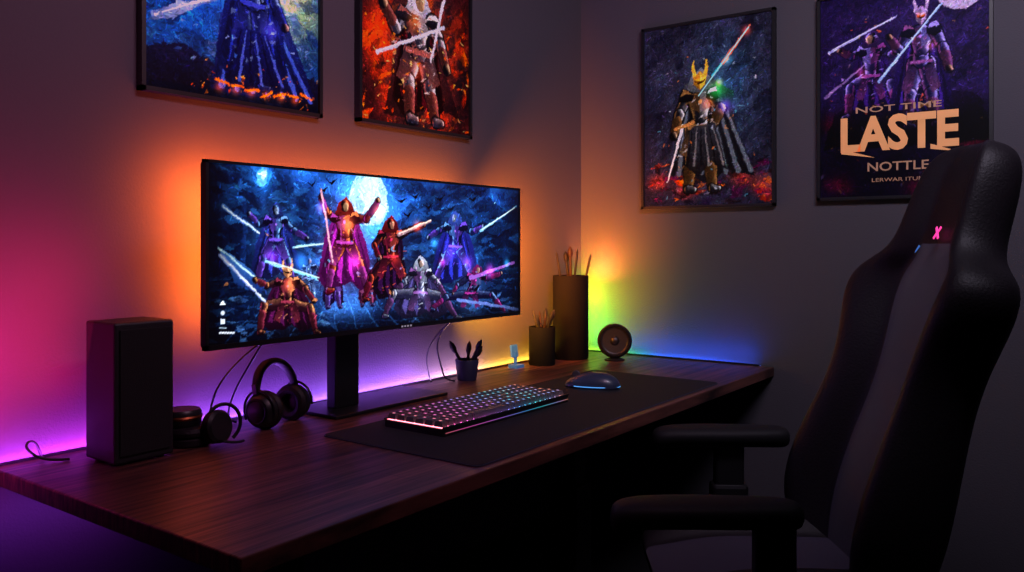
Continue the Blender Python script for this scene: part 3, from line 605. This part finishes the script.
# ------------------------------------------------------------ headphones
def headphones(loc,rot,s=1,name='headphones'):
    h=empty(name,loc,rot);h.scale=(s,s,s)
    band=[]
    for a in np.linspace(-8,188,25):
        a=math.radians(a);band.append((.078*math.cos(a),0,.085+.082*math.sin(a)))
    vs=[];fs=[];n=len(band)
    for i,(x,y,z) in enumerate(band):
        d=Vector((x,0,z-.085)).normalized();w=.011+.008*math.sin(math.pi*i/(n-1));t=.004+.005*math.sin(math.pi*i/(n-1))
        for yy,tt in((-w,0),(-w*.7,t),(w*.7,t),(w,0),(w*.7,-t),(-w*.7,-t)):vs.append((x+d.x*tt,yy,z+d.z*tt))
    for i in range(n-1):
        for k in range(6):fs.append((i*6+k,i*6+(k+1)%6,i*6+6+(k+1)%6,i*6+6+k))
    fs+= [tuple(range(6)),tuple(range((n-1)*6,n*6))]
    me=bpy.data.meshes.new('headband');me.from_pydata(vs,[],fs);bm=bmesh.new();bm.from_mesh(me);bmesh.ops.recalc_face_normals(bm,faces=bm.faces);bm.to_mesh(me);bm.free()
    o=link('headband',me,M_matte,h,True);md=o.modifiers.new('s','SUBSURF');md.levels=1;md.render_levels=1
    for sx in(-1,1):
        lathe('ear_cup_%d'%(sx+2),[(0,.024),(.026,.024),(.030,.021),(.034,.021),(.041,.014),(.046,.004),(.046,-.006),(.040,-.010),(.0,-.010)],M_black,h,40,(sx*.068,0,.048),(0,sx*math.pi/2,0))
        lathe('ear_cushion_%d'%(sx+2),[(.022,-.010),(.045,-.010),(.049,-.018),(.045,-.029),(.035,-.033),(.025,-.029),(.022,-.018),(.022,-.010)],M_leather,h,40,(sx*.068,0,.048),(0,sx*math.pi/2,0))
        lathe('cup_ring_%d'%(sx+2),[(.027,.0242),(.0295,.0255),(.032,.0242)],M_metal,h,40,(sx*.068,0,.048),(0,sx*math.pi/2,0))
        tube('yoke_%d'%(sx+2),[(sx*.078,.048*math.cos(a),.048+.052*math.sin(a)) for a in np.linspace(-.3,math.pi+.3,14)],.0035,M_metal,h)
        box('yoke_slider_%d'%(sx+2),(sx*.080-.004,-.008,.09),(sx*.080+.004,.008,.118),M_metal,h,bev=.002)
    return h
headphones((.165,-1.775,DZ+.0005),(math.radians(-12),0,math.radians(104)),1.0)
# round desktop speaker beside the vase
rs=empty('round_speaker',(.285,-.205,DZ),(0,0,math.radians(-60)))
RR=(0,math.radians(82),0)
lathe('speaker_body',[(0,-.035),(.045,-.035),(.060,-.022),(.068,-.002),(.070,.012),(.066,.020),(.058,.022),(.056,.015),(.0,.006)],M_matte,rs,48,(0,0,.080),RR)
lathe('speaker_ring',[(.058,.021),(.061,.0245),(.065,.021)],M_metal,rs,48,(0,0,.080),RR)
lathe('speaker_cone',[(.054,.016),(.04,.010),(.02,.007),(.018,.011),(.01,.015),(0,.016)],M_black,rs,40,(0,0,.080),RR)
lathe('speaker_foot',[(0,0),(.04,0),(.042,.004),(.02,.012),(.016,.018),(0,.018)],M_matte,rs,32,(-.006,0,0))
# headset lying next to the speaker
hs=empty('headset',(.165,-2.045,DZ)); hs.scale=(1.08,1.08,1.08)
cupp=[(0,0),(.040,0),(.045,.004),(.045,.016),(.040,.020),(.036,.021),(.046,.024),(.049,.032),(.046,.04),(.036,.043),(.0,.043)]
lathe('ear_cup_lower',cupp,M_leather,hs,40,(0,0,0))
lathe('ear_cup_upper',[(0,.0),(.036,0),(.040,.005),(.040,.03),(.036,.035),(.0,.036)],M_black,hs,40,(-.01,-.01,.043))
lathe('cup_ring',[(.0405,.008),(.0425,.012),(.0405,.016)],mat('copper_ring',(.35,.10,.04),.4,metal=1),hs,40,(-.01,-.01,.05))
lathe('side_cup',[(0,.0),(.03,0),(.036,.006),(.036,.024),(.03,.03),(.0,.03)],M_black,hs,40,(.04,.03,.037),(0,math.radians(80),math.radians(10)))
tube('headset_band',[(.06+.012*math.cos(a),.045+.035*math.cos(a),.046+.042*math.sin(a)) for a in np.linspace(-1.0,3.6,16)],.004,M_matte,hs)
tube('headset_mic',[(.08,.03,.012),(.10,.05,.006),(.09,.075,.006)],.003,M_matte,hs)
# ------------------------------------------------------------ speaker box
sp=empty('bookshelf_speaker',(.165,-2.19,DZ))
box('speaker_cabinet',(-.062,-.068,.004),(.062,.068,.305),mat('speaker_vinyl',(.014,.013,.016),.5,bump=.4,bscale=600),sp,bev=.005)
box('speaker_grille',(.0625,-.058,.02),(.066,.058,.29),mat('grille_cloth',(.008,.008,.009),.85,bump=1,bscale=900),sp,bev=.0015)
for i,(a,b) in enumerate(((-1,-1),(-1,1),(1,-1),(1,1))): lathe('foot_%d'%i,[(0,0),(.009,0),(.009,.005),(0,.005)],M_grey,sp,16,(a*.045,b*.045,0))
# ------------------------------------------------------------ pen cups & vase
def cup(name,loc,r,h,m,items,taper=1.0):
    e=empty(name,loc)
    t=.004
    lathe('cup_body',[(0,0),(r*taper*.96,0),(r*taper,.004),(r,h-.002),(r-.001,h),(r-t,h),(r*taper-t,.008),(0,.008)],m,e,48)
    for i,(ax,ay,bx,by,z,rad,kind) in enumerate(items):
        c=[(.012,.01,.01),(.03,.015,.012),(.012,.012,.02),(.035,.03,.03)][i%4]
        mm=mat('stick_%s_%d'%(name,i),c,.6,spec=.25)
        tube('pencil_%d'%i,[(ax,ay,.012),((ax+bx)/2,(ay+by)/2,(z+.012)/2),(bx,by,z)],rad,mm,e)
        d=(Vector((bx,by,z))-Vector((ax,ay,.012))).normalized();q=d.to_track_quat('Z','Y').to_euler()
        prof=[(rad,0),(rad*1.9,.012),(rad*1.7,.03),(rad*.3,.045),(0,.046)] if kind else [(rad,0),(rad*.8,.004),(0,.016)]
        lathe('tip_%d'%i,prof,mm,e,12,(bx,by,z),tuple(q))
    return e
M_vase=mat('vase_ceramic',(.007,.007,.008),.8,spec=.08)
cup('brush_vase',(.105,-.255,DZ),.074,.345,M_vase,[(.01,.0,-.045,-.035,.43,.005,0),(0,.02,.005,-.01,.42,.006,1),(-.02,0,.02,.02,.44,.005,0),(.0,-.02,.065,.05,.42,.005,0),(.02,.02,-.02,.0,.40,.006,1)])
its=[]
for i in range(9):
    a=i*2.4;r=.03; its.append((-.02*math.cos(a),-.02*math.sin(a),r*math.cos(a)*1.2,r*math.sin(a)*1.2,.17+.035*((i*37)%10)/10,.005,i%3==0))
cup('pen_cup',(.11,-.475,DZ),.052,.15,M_vase,its)
its=[]
for i in range(12):
    a=i*2.1;r=.030; its.append((-.008*math.cos(a),-.008*math.sin(a),r*math.cos(a)*1.4,r*math.sin(a)*1.4,.085+.025*((i*53)%10)/10,.005,i%2==0))
cup('pen_cup',(.105,-.935,DZ),.042,.072,mat('cup_blue_plastic',(.02,.02,.06),.5),its,.8)
st=empty('charging_dock',(.075,-.60,DZ))
M_dock=mat('dock_plastic',(.04,.15,.4),.3,em=(.04,.2,.7),es=.18)
rounded_slab('dock_base',-.022,-.026,.022,.026,0,.012,.006,M_dock,st)
box('dock_post',(-.008,-.006,.012),(0,.006,.06),M_dock,st,bev=.001)
box('dock_plate',(-.006,-.020,.04),(.004,.020,.088),M_dock,st,bev=.003,rot=(0,math.radians(-8),0))
# ------------------------------------------------------------ cables (part of the monitor)
def cb(name,pts,r=.003,p=mon): ch(tube(name,pts,r,M_cable),p)
cb('cable_1',[(.15,-1.60,1.10),(.10,-1.68,1.02),(.045,-1.80,.93),(.04,-1.88,.86),(.06,-1.92,.80),(.075,-1.93,.755),(.05,-1.9,.7535)])
cb('cable_2',[(.15,-1.60,1.08),(.08,-1.74,1.0),(.06,-1.80,.90),(.035,-1.83,.83),(.04,-1.86,.757),(.06,-1.84,.7535)])
cb('cable_3',[(.2,-1.05,1.0),(.1,-1.04,.96),(.06,-1.05,.88),(.07,-1.03,.80),(.06,-1.0,.7535),(.1,-.995,.7535)])
cb('cable_4',[(.2,-1.07,1.0),(.12,-1.08,.95),(.05,-1.09,.86),(.045,-1.07,.78),(.05,-1.06,.7535)],.0025)
cb('cable_5',[(.10,-1.70,.7535),(.09,-1.71,.757),(.06,-1.72,.79),(.04,-1.72,.77),(.04,-1.72,.7535)])
tube('power_cable',[(.09,-2.285,.7535),(.07,-2.33,.755),(.05,-2.36,.785),(.045,-2.35,.80),(.04,-2.33,.79),(.04,-2.32,.7535)],.003,M_cable)
# ------------------------------------------------------------ gaming chair
chx,chy,cha=1.268,-1.225,math.radians(214)
cr=empty('gaming_chair',(chx,chy,0),(0,0,cha))
def subs(o,l=2):
    m=o.modifiers.new('s','SUBSURF');m.levels=l;m.render_levels=l;return o
BS=.29
def backx(z): return -.20-(z-.42)*BS
rowsB=[(.42,.20,.03,.04),(.45,.25,.06,.05),(.52,.295,.10,.06),(.62,.305,.11,.062),(.74,.285,.10,.058),(.86,.262,.085,.055),(.96,.27,.085,.055),(1.04,.305,.09,.055),(1.10,.322,.09,.052),(1.145,.30,.075,.05),(1.175,.235,.06,.05),(1.21,.185,.045,.052),(1.28,.172,.04,.055),(1.36,.165,.035,.055),(1.42,.145,.03,.048),(1.45,.10,.015,.035),(1.46,.05,.0,.015)]
ts=[-1,-.93,-.82,-.68,-.54,-.47,-.3,0,.3,.47,.54,.68,.82,.93,1];tb=[.93,.6,.2,-.2,-.6,-.93]
vs=[];fs=[];mi=[]
N=len(ts)+len(tb)
for z,hw,bo,th_ in rowsB:
    bx=backx(z)
    lum=.02*math.exp(-((z-.68)/.12)**2)
    for t in ts:
        a=abs(t)
        b=0 if a<.48 else math.sin(min(1,(a-.48)/.34)*math.pi/2) if a<.82 else 1-.35*((a-.82)/.18)
        fx=th_*.6+lum*(1-a)+bo*b
        if a==1: fx=bo*.35
        vs.append((bx+fx,t*hw,z+fx*.27))
    for t in tb:
        vs.append((bx-th_*(1-.35*abs(t)**3),t*hw,z-th_*.27))
R=len(rowsB)
for i in range(R-1):
    for k in range(N):
        k2=(k+1)%N; fs.append((i*N+k,i*N+k2,(i+1)*N+k2,(i+1)*N+k)); mi.append(1 if 5<=k<9 and i<R-6 else 0)
fs.append(tuple(range(N))[::-1]);mi.append(0);fs.append(tuple(range((R-1)*N,R*N)));mi.append(0)
me=bpy.data.meshes.new('backrest');me.from_pydata(vs,[],fs)
me.polygons.foreach_set('material_index',mi)
bm=bmesh.new();bm.from_mesh(me);bmesh.ops.recalc_face_normals(bm,faces=bm.faces);bm.to_mesh(me);bm.free()
o=link('backrest',me,[M_leather,M_fabric],cr,True);subs(o,2)
for sgn in(-1,1):
    pts=[]
    for i in range(2,12):
        z,hw,bo,t_=rowsB[i];lum=.02*math.exp(-((z-.68)/.12)**2);fx=t_*.6+lum*.5+.0035;pts.append((backx(z)+fx,sgn*.5*hw,z+fx*.27))
    tube('piping_%d'%(sgn+2),pts,.0028,M_pipe,cr)
for a in(-1,1): box('emblem_%d'%(a+2),(-.001,-.018,-.003),(.001,.018,.003),M_pink,cr,loc=(backx(1.25)+.047,0,1.25),rot=(a*math.radians(50),math.radians(-16),0))
# seat
rowsS=[(-.28,.2,.03),(-.26,.25,.045),(-.15,.275,.06),(0,.28,.065),(.12,.275,.06),(.22,.26,.045),(.27,.235,.02),(.285,.18,.0)]
vs=[];fs=[];mi=[]
for x,hw,bo in rowsS:
    e=(x>.2)*.02
    for t in ts:
        a=abs(t); b=0 if a<.48 else math.sin(min(1,(a-.48)/.34)*math.pi/2) if a<.82 else 1-.35*((a-.82)/.18)
        z=.475+bo*b-e+.012*(1-a)
        if a==1: z=.45
        vs.append((x,t*hw,z))
    for t in tb: vs.append((x-(.01 if x>.2 else 0),t*hw*.96,.385+(.03 if x>.26 else 0)))
R=len(rowsS)
for i in range(R-1):
    for k in range(N):
        k2=(k+1)%N; fs.append((i*N+k,i*N+k2,(i+1)*N+k2,(i+1)*N+k)); mi.append(1 if 5<=k<9 else 0)
fs.append(tuple(range(N)));mi.append(0);fs.append(tuple(range((R-1)*N,R*N)));mi.append(0)
me=bpy.data.meshes.new('seat_cushion');me.from_pydata(vs,[],fs);me.polygons.foreach_set('material_index',mi)
bm=bmesh.new();bm.from_mesh(me);bmesh.ops.recalc_face_normals(bm,faces=bm.faces);bm.to_mesh(me);bm.free()
o=link('seat_cushion',me,[M_leather,M_fabric],cr,True);subs(o,2)
box('seat_plate',(-.2,-.16,.355),(.16,.16,.392),M_metal,cr,bev=.01)
for s in(-1,1):
    ox=.20 if s>0 else .03   # the sliding arm pads are set to different depths
    box('recline_bracket_%d'%(s+2),(-.30,s*.245-.02,.37),(-.17,s*.245+.02,.52),M_matte,cr,bev=.012)
    bm=bmesh.new();prof=[(-.18,.034,-.004),(-.13,.050,0),(0,.058,0),(.10,.058,0),(.17,.050,-.004),(.205,.034,-.016)]
    ring=[(-1,0),(-.85,.8),(0,1.0),(.85,.8),(1,0),(.8,-1.0),(0,-1.5),(-.8,-1.0)];V=[]
    for x,w,dz in prof: V.append([bm.verts.new((x,yy*w,dz+zz*.026)) for yy,zz in ring])
    for i in range(len(V)-1):
        for k in range(8): bm.faces.new((V[i][k],V[i][(k+1)%8],V[i+1][(k+1)%8],V[i+1][k]))
    bm.faces.new(V[0]);bm.faces.new(V[-1]);bmesh.ops.recalc_face_normals(bm,faces=bm.faces)
    me=bpy.data.meshes.new('arm_pad_%d'%(s+2));bm.to_mesh(me);bm.free();o=link('arm_pad_%d'%(s+2),me,M_matte,cr,True);subs(o,2);o.location=(ox,s*.335,.695)
    px_=.06 if s>0 else .0
    box('arm_post_upper_%d'%(s+2),(px_-.02,s*.335-.022,.5),(px_+.06,s*.335+.022,.675),M_black,cr,bev=.008)
    box('arm_post_lower_%d'%(s+2),(px_-.03,s*.335-.03,.365),(px_+.07,s*.335+.03,.56),M_black,cr,bev=.01)
    box('arm_bracket_%d'%(s+2),(px_-.03,min(s*.12,s*.36),.345),(px_+.06,max(s*.12,s*.36),.375),M_metal,cr,bev=.006)
lathe('gas_lift',[(0,.1),(.03,.1),(.03,.24),(.02,.24),(.02,.36),(0,.36)],M_metal,cr,32)
lathe('base_hub',[(0,.07),(.045,.07),(.05,.1),(.04,.13),(0,.135)],M_black,cr,32)
for i in range(5):
    a=math.radians(72*i+20);d=Vector((math.cos(a),math.sin(a),0))
    tube('base_spoke_%d'%i,[(d*.03+Vector((0,0,.11))),(d*.16+Vector((0,0,.105))),(d*.31+Vector((0,0,.075)))],.02,M_black,cr,[1.2,1,.7])
    for s in(-1,1):
        p=d*.31+Vector((-d.y,d.x,0))*s*.014
        lathe('caster_%d_%d'%(i,s+2),[(0,-.009),(.024,-.009),(.029,-.004),(.029,.004),(.024,.009),(0,.009)],M_grey,cr,24,(p.x,p.y,.029),(math.pi/2,0,a))
